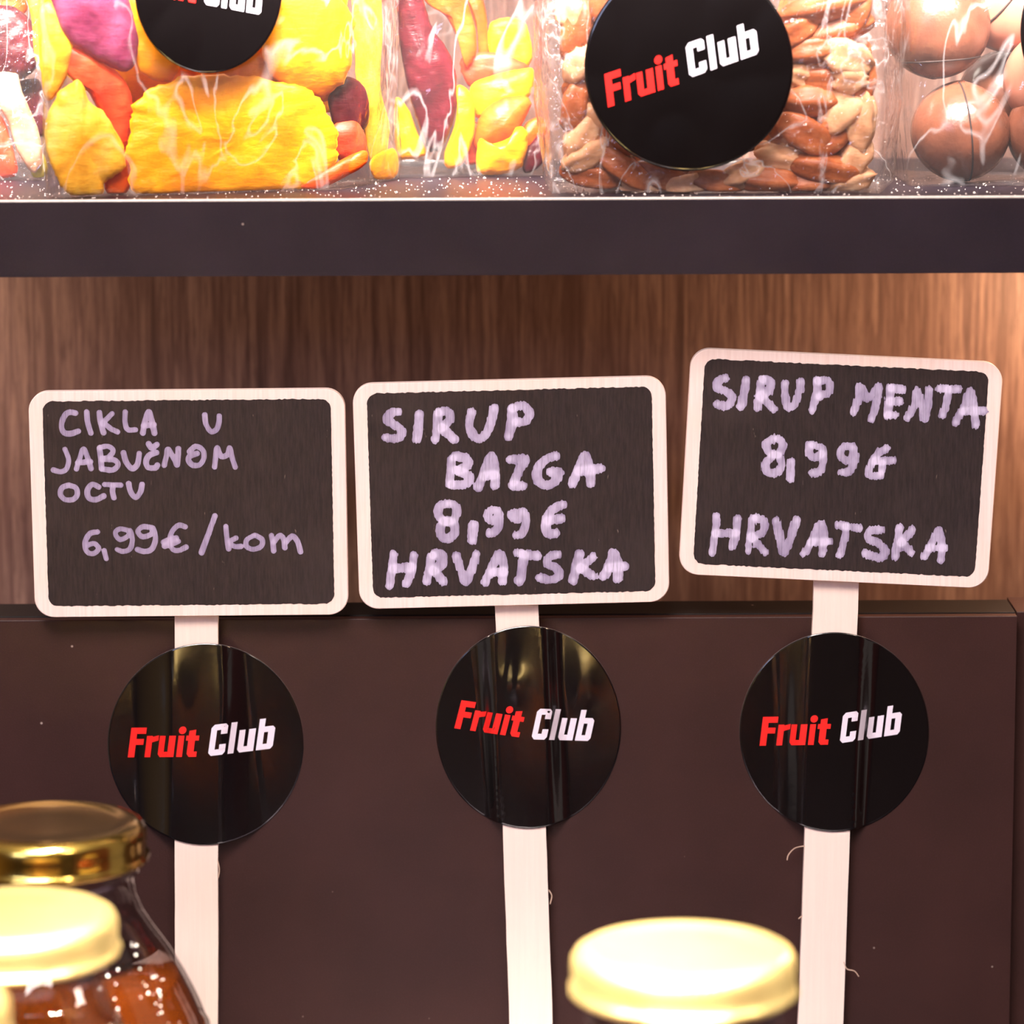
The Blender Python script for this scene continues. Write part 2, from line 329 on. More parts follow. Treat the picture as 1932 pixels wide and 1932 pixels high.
# ------------------------------------------------------------------ signs
def fit_rect(c):
    a = [P(x, y, 0) for x, y in c]                      # TL TR BL BR
    tl, tr, bl, br = [Vector((p.x, p.z)) for p in a]
    ctr = (tl + tr + bl + br) / 4; wv = (tr - tl + br - bl) / 2; hv = (tl - bl + tr - br) / 2
    ang = (math.atan2(wv.y, wv.x) + math.atan2(-hv.x, hv.y)) / 2
    return ctr, wv.length, hv.length, ang
def ribbon(pts, hw, y, taper=0.12):
    V, Fc = [], []
    n = len(pts); m = 16
    hs = [hw * (1 + taper * noise.noise(Vector((p[0] * 3.1, p[1] * 3.1, hw * 7))) * 1.6) for p in pts]
    for i, (x, z) in enumerate(pts):
        k = len(V); V.append((x, y, z))
        for j in range(m):
            a = 2 * math.pi * j / m; r = hs[i] * random.uniform(0.95, 1.05)
            V.append((x + r * math.cos(a), y, z + r * math.sin(a)))
        for j in range(m): Fc.append((k, k + 1 + (j + 1) % m, k + 1 + j))
        y -= 0.00002
    for i in range(n - 1):
        (x0, z0), (x1, z1) = pts[i], pts[i + 1]; dx, dz = x1 - x0, z1 - z0; L = math.hypot(dx, dz) or 1
        nx, nz_ = -dz / L, dx / L; k = len(V)
        for (x, z, h) in ((x0, z0, hs[i]), (x1, z1, hs[i + 1])):
            V.append((x + nx * h, y, z + nz_ * h)); V.append((x - nx * h, y, z - nz_ * h))
        Fc.append((k, k + 2, k + 3, k + 1))
    return V, Fc
def ink_mesh(strokes, hw, y, ragged):
    '''one flat layer of marker ink: distance field round the strokes, cut out by marching squares'''
    h = 0.018; allp = [p for st in strokes for p in st]
    x0 = min(p[0] for p in allp) - hw * 1.6; z0 = min(p[1] for p in allp) - hw * 1.6
    nx = int((max(p[0] for p in allp) + hw * 1.6 - x0) / h) + 2; nz_ = int((max(p[1] for p in allp) + hw * 1.6 - z0) / h) + 2
    X = x0 + np.arange(nx) * h; Z = z0 + np.arange(nz_) * h
    f = np.full((nx, nz_), 1.0); ink = np.zeros((nx, nz_))
    for si, st in enumerate(strokes):
        g_ = np.full((nx, nz_), 1.0); w0 = hw * random.uniform(0.92, 1.05); n = len(st)
        for a, b in zip(st, st[1:]):
            m = max(1, int(math.hypot(b[0] - a[0], b[1] - a[1]) / (h * 1.2)))
            for q in range(m + 1):
                px, pz = a[0] + (b[0] - a[0]) * q / m, a[1] + (b[1] - a[1]) * q / m
                w = w0 * (1 + 0.13 * noise.noise(Vector((px * 3.0, pz * 3.0, si))))
                i0 = max(0, int((px - x0 - w * 1.5) / h)); i1 = min(nx, int((px - x0 + w * 1.5) / h) + 2)
                j0 = max(0, int((pz - z0 - w * 1.5) / h)); j1 = min(nz_, int((pz - z0 + w * 1.5) / h) + 2)
                d = np.hypot(X[i0:i1, None] - px, Z[None, j0:j1] - pz) - w
                g_[i0:i1, j0:j1] = np.minimum(g_[i0:i1, j0:j1], d)
        ink += (g_ < 0) * 0.5
        for e in (st[0], st[-1]): ink += 0.35 * np.exp(-((X[:, None] - e[0]) ** 2 + (Z[None, :] - e[1]) ** 2) / (hw * 0.55) ** 2) * (g_ < 0)
        f = np.minimum(f, g_)
    for _ in range(7):
        p_ = np.pad(ink, 1, mode='edge'); ink = (p_[:-2, 1:-1] + p_[2:, 1:-1] + p_[1:-1, :-2] + p_[1:-1, 2:] + 2 * ink) / 6
    near = np.abs(f) < hw
    for i, j in zip(*np.nonzero(near)):
        f[i, j] += ragged * noise.noise(Vector((X[i] * 26, 0, Z[j] * 1.6))) + 0.5 * ragged * noise.noise(Vector((X[i] * 11, 4, Z[j] * 11)))
    V, Fc, col, key = [], [], [], {}
    def vert(k, x, z, c):
        if k not in key: key[k] = len(V); V.append((x, y, z)); col.append(c)
        return key[k]
    ins = f < 0
    cell = ins[:-1, :-1] | ins[1:, :-1] | ins[1:, 1:] | ins[:-1, 1:]
    for i, j in zip(*np.nonzero(cell)):
        cs = [(i, j), (i + 1, j), (i + 1, j + 1), (i, j + 1)]; poly = []
        for a, b in zip(cs, cs[1:] + cs[:1]):
            fa, fb = f[a], f[b]
            if fa < 0: poly.append(vert(a, X[a[0]], Z[a[1]], ink[a]))
            if (fa < 0) != (fb < 0):
                t = fa / (fa - fb); k = (min(a, b), max(a, b))
                poly.append(vert(k, X[a[0]] + (X[b[0]] - X[a[0]]) * t, Z[a[1]] + (Z[b[1]] - Z[a[1]]) * t, max(ink[a], ink[b]) * 0.8))
        if len(poly) > 2: Fc.append(tuple(poly))
    return V, Fc, col
Y_B0, Y_B1, Y_ST0, Y_ST1 = 0.0, 0.26, 0.26, 0.50
def sign(corners, stick, lines, zx, zy, zf, hw, mat, label, fib=(), ragged=0.006):
    ctr, w_, h_, ang = fit_rect(corners)
    root = thing('price_sign', (ctr.x, 0.2, P(stick[2][0], 2010, Y_ST0).z), label, 'sign', 'chalkboard price signs')
    ol = rrect(ctr.x, ctr.y, w_, h_, 0.46, ang, 10)
    obj('board', extrude(ol, Y_B0, Y_B1, 0.02), M['ply'], root, smooth=False)
    ca, sa = math.cos(ang), math.sin(ang)
    off = (0.0, 0.02)
    inn = rrect(ctr.x - off[1] * sa, ctr.y + off[1] * ca, w_ - 0.66, h_ - 0.50, 0.24, ang, 6, 0.014)
    obj('writing_surface', extrude(inn, Y_B0 - 0.006, Y_B0 + 0.02), M['board'], root, smooth=False)
    q = [P(x, y, Y_ST0) for x, y in stick]
    tl, tr, br, bl = [(p.x, p.z) for p in q]
    up = (tl[0] - bl[0], tl[1] - bl[1]); L = math.hypot(*up); up = (up[0] / L * 2.0, up[1] / L * 2.0)
    N = 26; left = []; right = []
    for i in range(N + 1):
        t = i / N
        j = 0.006
        left.append((bl[0] + (tl[0] + up[0] - bl[0]) * t + random.uniform(-j, j), bl[1] + (tl[1] + up[1] - bl[1]) * t))
        right.append((br[0] + (tr[0] + up[0] - br[0]) * t + random.uniform(-j, j), br[1] + (tr[1] + up[1] - br[1]) * t))
    V = [(x, y, z) for y in (Y_ST0, Y_ST1) for side in (left, right) for x, z in side]; n = N + 1; Fc = []
    for i in range(N):
        a, b, c, d = i, i + n, i + 2 * n, i + 3 * n
        Fc += [(a, b, b + 1, a + 1), (c, c + 1, d + 1, d), (a, a + 1, c + 1, c), (b, d, d + 1, b + 1)]
    Fc += [(0, 2 * n, 3 * n, n), (n - 1, 2 * n - 1, 4 * n - 1, 3 * n - 1)]
    st = obj('stick', (V, Fc), M['stick'], root, smooth=False)
    for fpts in fib:
        pts3 = [P(x, y, Y_ST0) for x, y in fpts]; sm = smooth_line([(p.x, p.z) for p in pts3], seg=5)
        obj('wood_fibre', join(ribbon(sm, 0.011, Y_ST0 - 0.01), ribbon(sm, 0.011, Y_ST0 + 0.012)), M['fibre'], st)
    for line in lines:
        strokes = []
        for stroke in line:
            wp = [P(zx + x / zf, zy + y / zf, 0) for x, y in stroke]
            strokes.append(smooth_line([(p.x, p.z) for p in wp], seg=7))
        V, Fc, col = ink_mesh(strokes, hw, -0.0085, ragged)
        o = obj('chalk_writing', (V, Fc), mat, root, smooth=False)
        at = o.data.attributes.new('ink', 'FLOAT', 'POINT'); at.data.foreach_set('value', [float(c) for c in col])
    return root
L1 = [
 [[(300,232),(262,228),(235,255),(222,300),(235,338),(270,346),(315,332)], [(362,226),(368,285),(385,342)], [(432,230),(440,285),(455,340)], [(502,235),(475,262),(448,290)], [(455,285),(495,318),(533,336)],
  [(575,226),(573,280),(588,322),(630,324)], [(672,342),(682,285),(705,226),(722,280),(736,342)], [(676,302),(732,296)], [(1014,243),(1022,295),(1048,334),(1078,322),(1092,285),(1094,248)]],
 [[(242,432),(262,490),(250,540),(218,556),(178,546)], [(305,540),(322,485),(345,430),(368,480),(386,538)], [(312,507),(384,500)], [(432,425),(440,480),(444,540)], [(432,422),(480,416),(508,440),(482,475),(446,484)], [(450,486),(515,492),(535,518),(505,546),(446,540)],
  [(565,452),(580,502),(612,538),(642,515),(652,456)], [(748,450),(708,465),(690,500),(702,532),(740,534),(752,520)], [(704,402),(722,424),(750,406)], [(790,520),(802,470),(812,432),(848,490),(862,516),(868,428)],
  [(930,445),(962,416),(1002,436),(1008,482),(984,518),(945,518),(924,492),(932,470),(972,455)], [(1068,530),(1074,480),(1082,424),(1104,470),(1138,462),(1152,424),(1164,475),(1182,530)]],
 [[(262,630),(302,645),(310,682),(288,708),(245,710),(217,682),(226,645),(262,630)], [(428,640),(392,626),(366,660),(374,700),(412,710),(455,690)], [(460,626),(508,628),(550,630)], [(508,632),(504,665),(512,700)], [(594,622),(604,665),(632,698),(658,668),(668,626)]],
 [[(422,888),(380,898),(353,945),(362,995),(398,1008),(428,980),(402,952),(362,965)], [(458,992),(470,1036)],
  [(592,880),(545,872),(520,895),(545,930),(590,910),(600,880),(614,930),(600,982),(562,996),(530,985)], [(722,865),(672,860),(645,885),(670,915),(718,900),(728,868),(742,925),(722,982),(680,996),(642,985)],
  [(906,860),(868,852),(832,890),(820,945),(838,985),(872,990),(910,972)], [(786,945),(820,930),(856,922)], [(792,966),(830,955),(866,940)], [(1070,800),(1032,905),(996,1002)],
  [(1130,858),(1136,920),(1146,982)], [(1186,922),(1150,945),(1178,968),(1214,968)], [(1290,906),(1330,930),(1326,966),(1285,984),(1246,970),(1246,932),(1290,906)], [(1382,908),(1390,950),(1394,992)], [(1394,945),(1428,908),(1450,930),(1456,975)], [(1462,945),(1498,912),(1528,945),(1542,998)]]]
L2 = [
 [[(325,285),(285,290),(268,332),(318,362),(346,395),(322,430),(258,426)], [(442,297),(435,370),(430,434)], [(545,290),(538,370),(530,436)], [(548,285),(595,282),(612,322),(572,368)], [(568,375),(602,405),(632,434)],
  [(730,285),(720,360),(740,410),(780,430),(820,390),(846,320),(856,265)], [(952,268),(955,330),(936,420)], [(958,262),(1015,250),(1050,290),(1030,335),(978,340)]],
 [[(622,545),(618,610),(610,684)], [(642,530),(700,542),(708,580),(655,608)], [(650,606),(716,640),(698,682),(625,686)], [(768,698),(802,620),(838,532),(858,590),(858,690)], [(802,640),(858,632)],
  [(945,546),(985,545),(1030,546),(998,600),(965,668)], [(958,692),(1012,692)], [(1195,528),(1140,548),(1095,602),(1100,664),(1148,688),(1192,665),(1214,618),(1168,616)], [(1288,680),(1320,600),(1356,525),(1384,600),(1388,680)], [(1322,612),(1380,606),(1440,596)]],
 [[(604,790),(560,802),(546,845),(578,886),(628,880),(650,840),(640,802),(604,790)], [(580,886),(556,930),(568,972),(606,980),(638,950),(632,905),(590,886)], [(742,908),(738,960),(735,994)],
  [(872,828),(830,832),(824,868),(858,885),(880,845),(886,890),(866,940),(832,954)], [(1018,836),(950,850),(985,880),(1022,850),(1028,900),(1010,955),(978,964)], [(1232,796),(1180,822),(1146,872),(1140,928),(1162,958),(1194,954)], [(1152,886),(1192,878),(1228,872)]],
 [[(300,1070),(290,1160),(276,1244)], [(410,1075),(400,1160),(372,1230)], [(298,1150),(398,1142)], [(512,1080),(494,1160),(482,1220)], [(522,1070),(562,1068),(570,1120),(522,1158)], [(525,1165),(574,1220)],
  [(646,1080),(670,1150),(700,1220),(730,1160),(756,1070)], [(808,1224),(850,1130),(886,1070),(908,1130),(904,1220)], [(852,1170),(908,1166)], [(986,1062),(1040,1072),(1094,1080)], [(1018,1072),(1010,1150),(994,1218)],
  [(1208,1072),(1160,1085),(1150,1120),(1200,1150),(1214,1188),(1168,1210),(1108,1200)], [(1326,1070),(1306,1150),(1292,1214)], [(1400,1085),(1330,1150)], [(1342,1150),(1402,1190)], [(1458,1194),(1500,1110),(1512,1060),(1540,1130),(1540,1204)], [(1490,1146),(1574,1136)]]]
L3 = [
 [[(312,240),(275,255),(272,292),(330,320),(350,350),(320,390),(268,380)], [(425,252),(415,330),(396,392)], [(508,242),(495,330),(486,402)], [(520,246),(556,262),(548,310),(502,334)], [(512,342),(574,408)],
  [(635,268),(635,350),(656,400),(694,370),(714,310),(720,258)], [(808,252),(805,330),(782,412)], [(816,252),(870,257),(874,310),(822,340)], [(1006,424),(1034,350),(1040,286),(1082,350),(1142,286),(1134,360),(1106,462)],
  [(1205,292),(1200,370),(1190,440)], [(1212,292),(1274,302)], [(1206,366),(1258,366)], [(1196,442),(1234,440)], [(1302,454),(1338,380),(1352,306),(1376,390),(1394,456),(1410,380),(1420,302)], [(1476,296),(1572,300)], [(1522,300),(1512,370),(1490,440)],
  [(1562,480),(1610,390),(1642,312),(1662,400),(1670,494)], [(1604,420),(1716,416)]],
 [[(582,568),(536,592),(548,640),(590,652),(620,620),(612,578),(582,568)], [(576,655),(532,700),(542,748),(590,750),(618,710),(600,662)], [(670,692),(664,788)], [(770,600),(766,645),(796,668),(832,650)], [(792,604),(838,625),(844,685),(828,744),(782,754)],
  [(1004,615),(958,612),(934,650),(968,686),(1004,660),(1010,625),(1010,690),(984,745),(946,750)], [(1184,622),(1140,652),(1102,712),(1096,768),(1154,765)], [(1122,690),(1222,686)], [(1162,700),(1160,742)]],
 [[(262,990),(255,1090),(240,1184)], [(380,1002),(370,1090),(346,1154)], [(258,1082),(370,1080)], [(462,1000),(445,1100),(436,1174)], [(482,996),(520,1020),(508,1080),(452,1100)], [(466,1112),(528,1184)],
  [(590,1012),(606,1100),(630,1184),(664,1110),(698,1012)], [(738,1190),(790,1110),(826,1030),(848,1100),(840,1190)], [(774,1130),(876,1126)], [(926,1036),(1038,1054)], [(966,1042),(958,1120),(932,1198)],
  [(1150,1062),(1096,1070),(1092,1110),(1150,1140),(1178,1180),(1150,1214),(1068,1190)], [(1256,1052),(1246,1130),(1236,1208)], [(1328,1062),(1266,1130)], [(1272,1132),(1318,1186)], [(1392,1208),(1436,1130),(1470,1062),(1484,1140),(1480,1228)], [(1414,1160),(1496,1160)]]]
sign([(54,741),(651,732),(65,1166),(657,1159)], [(330,1160),(411,1160),(411,2010),(330,2010)], L1, 40, 700, 2.927, 0.066, M['chalk_a'],
     'leftmost chalkboard sign on a pale stick, thin lavender writing ending in 6,99 €/kom', fib=[[(411,1625),(414,1640),(412,1655)]])
sign([(667,726.5),(1255,708.5),(676,1150.5),(1264,1134.5)], [(934,1140),(1015,1140),(1045.5,2010),(964,2010)], L2, 640, 680, 2.927, 0.112, M['chalk_b'],
     'middle chalkboard sign on a pale stick, four lines of thick writing starting SIRUP BAZGA', fib=[[(1036,1680),(1041,1690),(1038,1705)]], ragged=0.03)
sign([(1306.5,658),(1894,684),(1278,1085),(1863.5,1109)], [(1536,1100),(1620,1100),(1588,2010),(1503,2010)], L3, 1260, 630, 2.875, 0.100, M['chalk_b'],
     'rightmost chalkboard sign, tilted down to the right and highest of three, starting SIRUP MENTA', fib=[[(1518,1596),(1500,1600),(1488,1612),(1485,1622)], [(1592,1815),(1598,1828),(1612,1832),(1620,1842)], [(1513,1728),(1507,1733)]], ragged=0.04)
# ------------------------------------------------------------------ lettering of the round stickers
R_ = lambda x0, y0, x1, y1: [(x0, y0), (x1, y0), (x1, y1), (x0, y1)]
def disc2(cx, cy, r, n=14): return [(cx + r * math.cos(2 * math.pi * k / n), cy + r * math.sin(2 * math.pi * k / n)) for k in range(n)]
GL = {
 'F': [R_(0, 0, 2.2, 10), R_(2.15, 7.9, 5.3, 10), R_(2.15, 4.2, 4.8, 6.2)],
 'r': [R_(0, 0, 2.0, 7.2), [(2.0, 5.0), (4.1, 5.6), (4.1, 7.4), (2.0, 6.9)]],
 'u': [R_(0, 1, 2.0, 7.2), R_(3.2, 0, 5.5, 7.2), [(0, 1), (0.8, 0), (3.2, 0), (3.2, 1.8), (2.0, 1.8), (2.0, 1)]],
 'i': [R_(0, 0, 2.0, 7.2), disc2(1.15, 9.0, 1.3)],
 't': [[(0.3, 1), (2.6, 1.8), (2.6, 9.2), (0.3, 8.8)], R_(2.6, 5.5, 3.9, 7.2), R_(-0.5, 5.5, 0.3, 7.2), [(0.3, 1), (1.1, 0), (3.7, 0), (3.7, 1.8), (2.6, 1.8)]],
 'C': [R_(0, 1, 2.0, 9), [(0, 9), (2.0, 8.1), (5.6, 8.1), (5.6, 9.2), (4.8, 10), (1, 10)], [(0, 1), (1, 0), (4.8, 0), (5.6, 0.9), (5.6, 1.9), (2.0, 1.9)], R_(3.4, 6.7, 5.6, 8.1), R_(3.4, 1.9, 5.6, 3.4)],
 'l': [R_(0, 0, 2.0, 10)],
 'b': [R_(0, 0, 2.0, 10), [(2.0, 0), (4.8, 0), (5.6, 0.9), (5.6, 1.8), (2.0, 1.8)], [(2.0, 5.6), (5.6, 5.6), (5.6, 6.6), (4.8, 7.4), (2.0, 7.4)], R_(3.4, 1.8, 5.6, 5.6)]}
WORDS = {'Fruit': [('F', 0), ('r', 5.7), ('u', 10.1), ('i', 16.5), ('t', 19.7)], 'Club': [('C', 0), ('l', 6.6), ('u', 9.7), ('b', 16.1)]}
WLEN = {'Fruit': 23.2, 'Club': 21.7}
def word_mesh(word, o, e, h, surf):
    """flat glyphs laid on the surface surf(px, py) -> world point; o/e = baseline start/end px, h = px vector for cap height"""
    V, Fc = [], []; n = WLEN[word]; ux, uy = (e[0] - o[0]) / n, (e[1] - o[1]) / n; hx, hy = h[0] / 10, h[1] / 10
    for ch, x0 in WORDS[word]:
        for poly in GL[ch]:
            dense = []
            for a, b in zip(poly, poly[1:] + poly[:1]):
                m = max(1, int(math.hypot(b[0] - a[0], b[1] - a[1]) / 0.9))
                for s in range(m): dense.append((a[0] + (b[0] - a[0]) * s / m, a[1] + (b[1] - a[1]) * s / m))
            cx = sum(p[0] for p in dense) / len(dense); cy = sum(p[1] for p in dense) / len(dense)
            k = len(V); pts = [(cx, cy)] + dense; m = len(dense)
            for x, y in pts: V.append(tuple(surf(o[0] + (x + x0) * ux + y * hx, o[1] + (x + x0) * uy + y * hy)))
            for j in range(m): Fc.append((k, k + 1 + j, k + 1 + (j + 1) % m))
    return V, Fc
def disc_on(surf, cx, cy, rx, ry, thick=0.02, nr=30, na=96):
    V, Fc, mi = [tuple(surf(cx, cy))], [], []
    for j in range(1, nr + 1):
        for i in range(na):
            a = 2 * math.pi * i / na; V.append(tuple(surf(cx + rx * j / nr * math.cos(a), cy + ry * j / nr * math.sin(a))))
    for i in range(na): Fc.append((0, 1 + i, 1 + (i + 1) % na)); mi.append(0)
    for j in range(nr - 1):
        for i in range(na):
            k = (i + 1) % na; a = 1 + j * na; b = a + na; Fc.append((a + i, b + i, b + k, a + k)); mi.append(0)
    k0 = len(V); a = 1 + (nr - 1) * na
    for i in range(na): v = V[a + i]; V.append((v[0], v[1] + thick, v[2]))
    for i in range(na): k = (i + 1) % na; Fc.append((a + i, k0 + i, k0 + k, a + k)); mi.append(1)
    return V, Fc, mi
def drape(knots_t, knots_b, yt, yb, bumps=()):
    """sticker surface: knots = px x of (left crease, stick left, stick right, right crease) at py yt and yb"""
    yf = Y_PANEL - 0.012; ys = Y_ST0 - 0.045
    def dep(px, py):
        t = (py - yt) / (yb - yt); k = [a + (b - a) * t for a, b in zip(knots_t, knots_b)]; k[1] -= 10; k[2] += 10; core = k[1] - 4 < px < k[2] + 4
        s = 0
        for o in (-7, -3.5, 0, 3.5, 7):                 # soft folds
            x = px + o
            if x <= k[0] or x >= k[3]: y = yf
            elif x < k[1]: q = (x - k[0]) / (k[1] - k[0]); y = yf + (ys - yf) * q ** 1.35
            elif x <= k[2]: y = ys
            else: q = (k[3] - x) / (k[3] - k[2]); y = yf + (ys - yf) * q ** 1.35
            s += y / 5
        for bx, by, br, bh in bumps: s -= bh * math.exp(-((px - bx) ** 2 / (br[0] ** 2) + (py - by) ** 2 / (br[1] ** 2)))
        s -= 0.012 * noise.noise(Vector((px * 0.02, py * 0.006, yt))) * (1 if k[0] < px < k[3] else 0.2)
        return min(s, ys + 0.022 if core and k[1] + 2 < px < k[2] - 2 else yf)
    return lambda dy: (lambda px, py: P(px, py, dep(px, py) + dy))
def round_sticker(c, r, surf, fr, cl, label):
    base = P(c[0], c[1] + r[1], Y_PANEL)
    root = thing('round_sticker', (base.x, Y_PANEL, base.z), label, 'sticker', 'round black stickers taping the sticks')
    obj('sticker_film', disc_on(surf(0), c[0], c[1], r[0], r[1], nr=60, na=160), [M['sticker'], M['rim']], root)
    obj('red_lettering', word_mesh('Fruit', *fr, surf(-0.016)), M['red'], root)
    obj('white_lettering', word_mesh('Club', *cl, surf(-0.016)), M['white'], root)
round_sticker((388, 1404), (185, 190), drape((246, 331, 409, 462), (262, 331, 409, 505), 1214, 1594, [(330, 1290, (26, 60), 0.03), (425, 1300, (10, 80), 0.03)]),
              ((241, 1429), (369, 1428), (7, -56)), ((392, 1427), (514, 1412), (8, -59)), 'round glossy black sticker holding the stick of the leftmost sign, above the gold lid')
round_sticker((997, 1372), (175, 191), drape((888, 936, 1020, 1052), (928, 947, 1032, 1076), 1181, 1563, [(970, 1290, (26, 34), 0.05), (955, 1260, (12, 60), -0.03), (1100, 1290, (34, 60), 0.05)]),
              ((857, 1374), (978, 1391), (13.7, -53)), ((1002, 1395), (1113, 1398), (12.5, -58)), 'round glossy black sticker holding the stick of the middle sign')
round_sticker((1574, 1381), (179, 188), drape((1462, 1533, 1616, 1660), (1470, 1518, 1604, 1630), 1193, 1570, [(1600, 1260, (34, 60), -0.03), (1500, 1350, (12, 120), 0.03)]),
              ((1433, 1407), (1561, 1405), (6.5, -54.5)), ((1584, 1402.5), (1697, 1385), (7, -57)), 'round glossy black sticker holding the stick of the rightmost sign')
# ------------------------------------------------------------------ bags
def bag(base, ztop, mat, label, seed, bulge=0.25, name='cellophane_bag', wr=0.06, lift=0.0):
    cx = sum(p[0] for p in base) / 4; cy = sum(p[1] for p in base) / 4; z0 = Z_TOP + 0.012 + lift
    root = thing(name, (cx, cy, Z_TOP + 0.01), label, 'bag', 'clear bags of dried fruit and nuts')
    N, H = 176, 70; V, Fc = [], []
    per = []
    for i in range(4):
        a, b = Vector(base[i]), Vector(base[(i + 1) % 4])
        for s in range(N // 4): per.append(a.lerp(b, s / (N // 4)))
    for _ in range(2): per = [(per[i - 1] + per[i] * 2 + per[(i + 1) % len(per)]) / 4 for i in range(len(per))]
    for j in range(H + 1):
        t = j / H; hh = t ** 1.25; z = z0 + (ztop - z0) * hh
        for i, p in enumerate(per):
            d = Vector((p.x - cx, p.y - cy)); dn = d.normalized()
            side = (i % (N // 4)) / (N // 4); corner = 1 - math.sin(math.pi * side)
            b = bulge * math.sin(math.pi * side) * min(1, (z - z0) / 2.0)
            q = Vector((i / N * 22, (z - z0) * 0.8, seed))
            r1 = abs(noise.noise(q)) * wr * 2.2; r2 = noise.noise(q * 3.1) * wr * 0.5; r3 = noise.noise(Vector((p.x * 5 + seed, p.y * 5, z * 1.2))) * wr * (1.2 * corner)
            edge = min(1, (z - z0) / 0.25 + 0.25)
            off = b + (r1 + r2 + r3) * edge * 0.8 + 0.04
            k = 1 - max(0, (t - 0.75) / 0.25) ** 1.5 * 0.9          # squeezed towards the closed top
            x = cx + (d.x + dn.x * off) * (1 - (1 - k) * 0.25); y = cy + (d.y + dn.y * off) * k
            zz = z + (0.05 * noise.noise(Vector((p.x * 3, p.y * 3, seed))) * (1 if j else 0))
            V.append((x, max(y, -9), max(zz, Z_TOP + 0.012)))
    n = len(per)
    for j in range(H):
        for i in range(n): k = (i + 1) % n; Fc.append((j * n + i, j * n + k, (j + 1) * n + k, (j + 1) * n + i))
    c0 = len(V); V.append((cx, cy, z0))
    for i in range(n): Fc.append((c0, (i + 1) % n, i))
    obj('cellophane', (V, Fc), mat, root)
    return root
def lineY(a, b, off=0.0):
    return lambda x: a[1] + (b[1] - a[1]) * min(1.15, max(-0.15, (x - a[0]) / (b[0] - a[0]))) + off
def piece(name, outline, Y, thick, mat, label, cat, group=None, bend=0.15, seed=0, rough=0.05, seg=6, tiltz=0.0):
    """an irregular slice: front and back skins over a wavy outline"""
    pts = smooth_line(outline, True, seg + 3); w3 = [P(x, y, Y) for x, y in pts]; n = len(w3)
    cx = sum(p.x for p in w3) / n; cy = sum(p.y for p in w3) / n; cz = sum(p.z for p in w3) / n
    NR = 11; thick *= 0.72; V, Fc = [], []
    for sgn in (-1, 1):
        V.append((cx, cy + sgn * thick / 2 - bend, cz))
        for j in range(1, NR + 1):
            t = math.sin(j / NR * math.pi / 2)
            for i, p in enumerate(w3):
                r = t * (1 + (rough * noise.noise(Vector((p.x * 2.5, p.z * 2.5, seed + 3))) + 0.035 * noise.noise(Vector((p.x * 9, p.z * 9, seed)))) * t ** 3)
                x = cx + (p.x - cx) * r; z = cz + (p.z - cz) * r; y = cy + (p.y - cy) * r
                h = thick / 2 * math.sqrt(max(0, 1 - t ** 10))
                y += -bend * (1 - t * t) + sgn * h + tiltz * (z - cz)
                y += 0.10 * noise.noise(Vector((x * 1.1, z * 1.1, seed))) + 0.035 * noise.noise(Vector((x * 4, z * 4, seed)))
                V.append((x, y, max(z, Z_TOP + 0.03)))
    B = 1 + NR * n
    for s, o in ((0, 0), (1, B)):
        for i in range(n):
            k = (i + 1) % n; f = (o, o + 1 + i, o + 1 + k); Fc.append(f if s else f[::-1])
        for j in range(NR - 1):
            for i in range(n):
                k = (i + 1) % n; a = o + 1 + j * n; b = a + n; f = (a + i, b + i, b + k, a + k); Fc.append(f if s else f[::-1])
    a = 1 + (NR - 1) * n
    for i in range(n): k = (i + 1) % n; Fc.append((a + i, a + k, B + a + k, B + a + i))
    return obj(name, (V, Fc), mat, None, label=label, cat=cat, group=group)
def bag_label(root, c, r, Y, fr, cl, seed, wob=0.05):
    def dep(px, py):
        return 0.0 - wob * 1.4 * abs(noise.noise(Vector((px * 0.009, py * 0.007, seed)))) 
    def surf(dy):
        def f(px, py):
            p = P(px, py, Y); return P(px, py, p.y + dep(px, py) + dy)
        return f
    lb = obj('label', disc_on(surf(0), c[0], c[1], r[0], r[1]), [M['sticker'], M['rim']], root, label='round glossy black label with red and white lettering')
    if fr: obj('red_lettering', word_mesh('Fruit', *fr, surf(-0.012)), M['red'], lb)
    if cl: obj('white_lettering', word_mesh('Club', *cl, surf(-0.012)), M['white'], lb)
ZB = Z_TOP + 13.5
g = lambda x, y: (G(x, y, Z_TOP).x, G(x, y, Z_TOP).y)
# -- large bag of yellow mango at the left front
A, B = (g(92, 372)[0], -1.75), (g(640, 352)[0], 0.2); Cc = (g(752, 342)[0], 2.9); Dd = (A[0] + 1.2, 2.0)
yb = bag([A, B, Cc, Dd], ZB, M['film'], 'clear bag of yellow mango slices, large, at the front left of the upper shelf', 3.0, 0.22)
YF = lambda o: lineY(A, B, o)
bag_label(yb, (393, -22), (140, 160), YF(-0.30), ((258, -14), (368, 6), (5, -56)), ((385, 8), (492, 28), (5, -56)), 5)
gm = 'dried fruit slices in the large left bag'
piece('mango_slice', [(250,200),(300,160),(400,140),(500,150),(590,170),(612,205),(630,240),(640,275),(628,310),(600,345),(560,362),(430,368),(300,368),(250,362),(240,300),(243,250)], YF(0.38), 0.34, M['mango'], 'largest flat bright yellow mango slice, below the black label of the left bag', 'dried fruit', gm, 0.06, 1, 0.05)
piece('mango_slice', [(95,200),(130,160),(152,150),(170,190),(200,220),(235,280),(232,320),(200,345),(190,370),(130,366),(105,330),(88,270)], YF(0.38), 0.4, M['pale_mango'], 'pale yellow pointed mango slice at the lower left corner of the left bag', 'dried fruit', gm, 0.15, 2, 0.08)
piece('mango_slice', [(500,-60),(600,-40),(660,20),(665,80),(650,150),(600,185),(540,170),(500,120),(490,40)], YF(0.6), 0.45, M['mango'], 'golden rounded mango slice right of the label on the left bag', 'dried fruit', gm, 0.3, 3, 0.07)
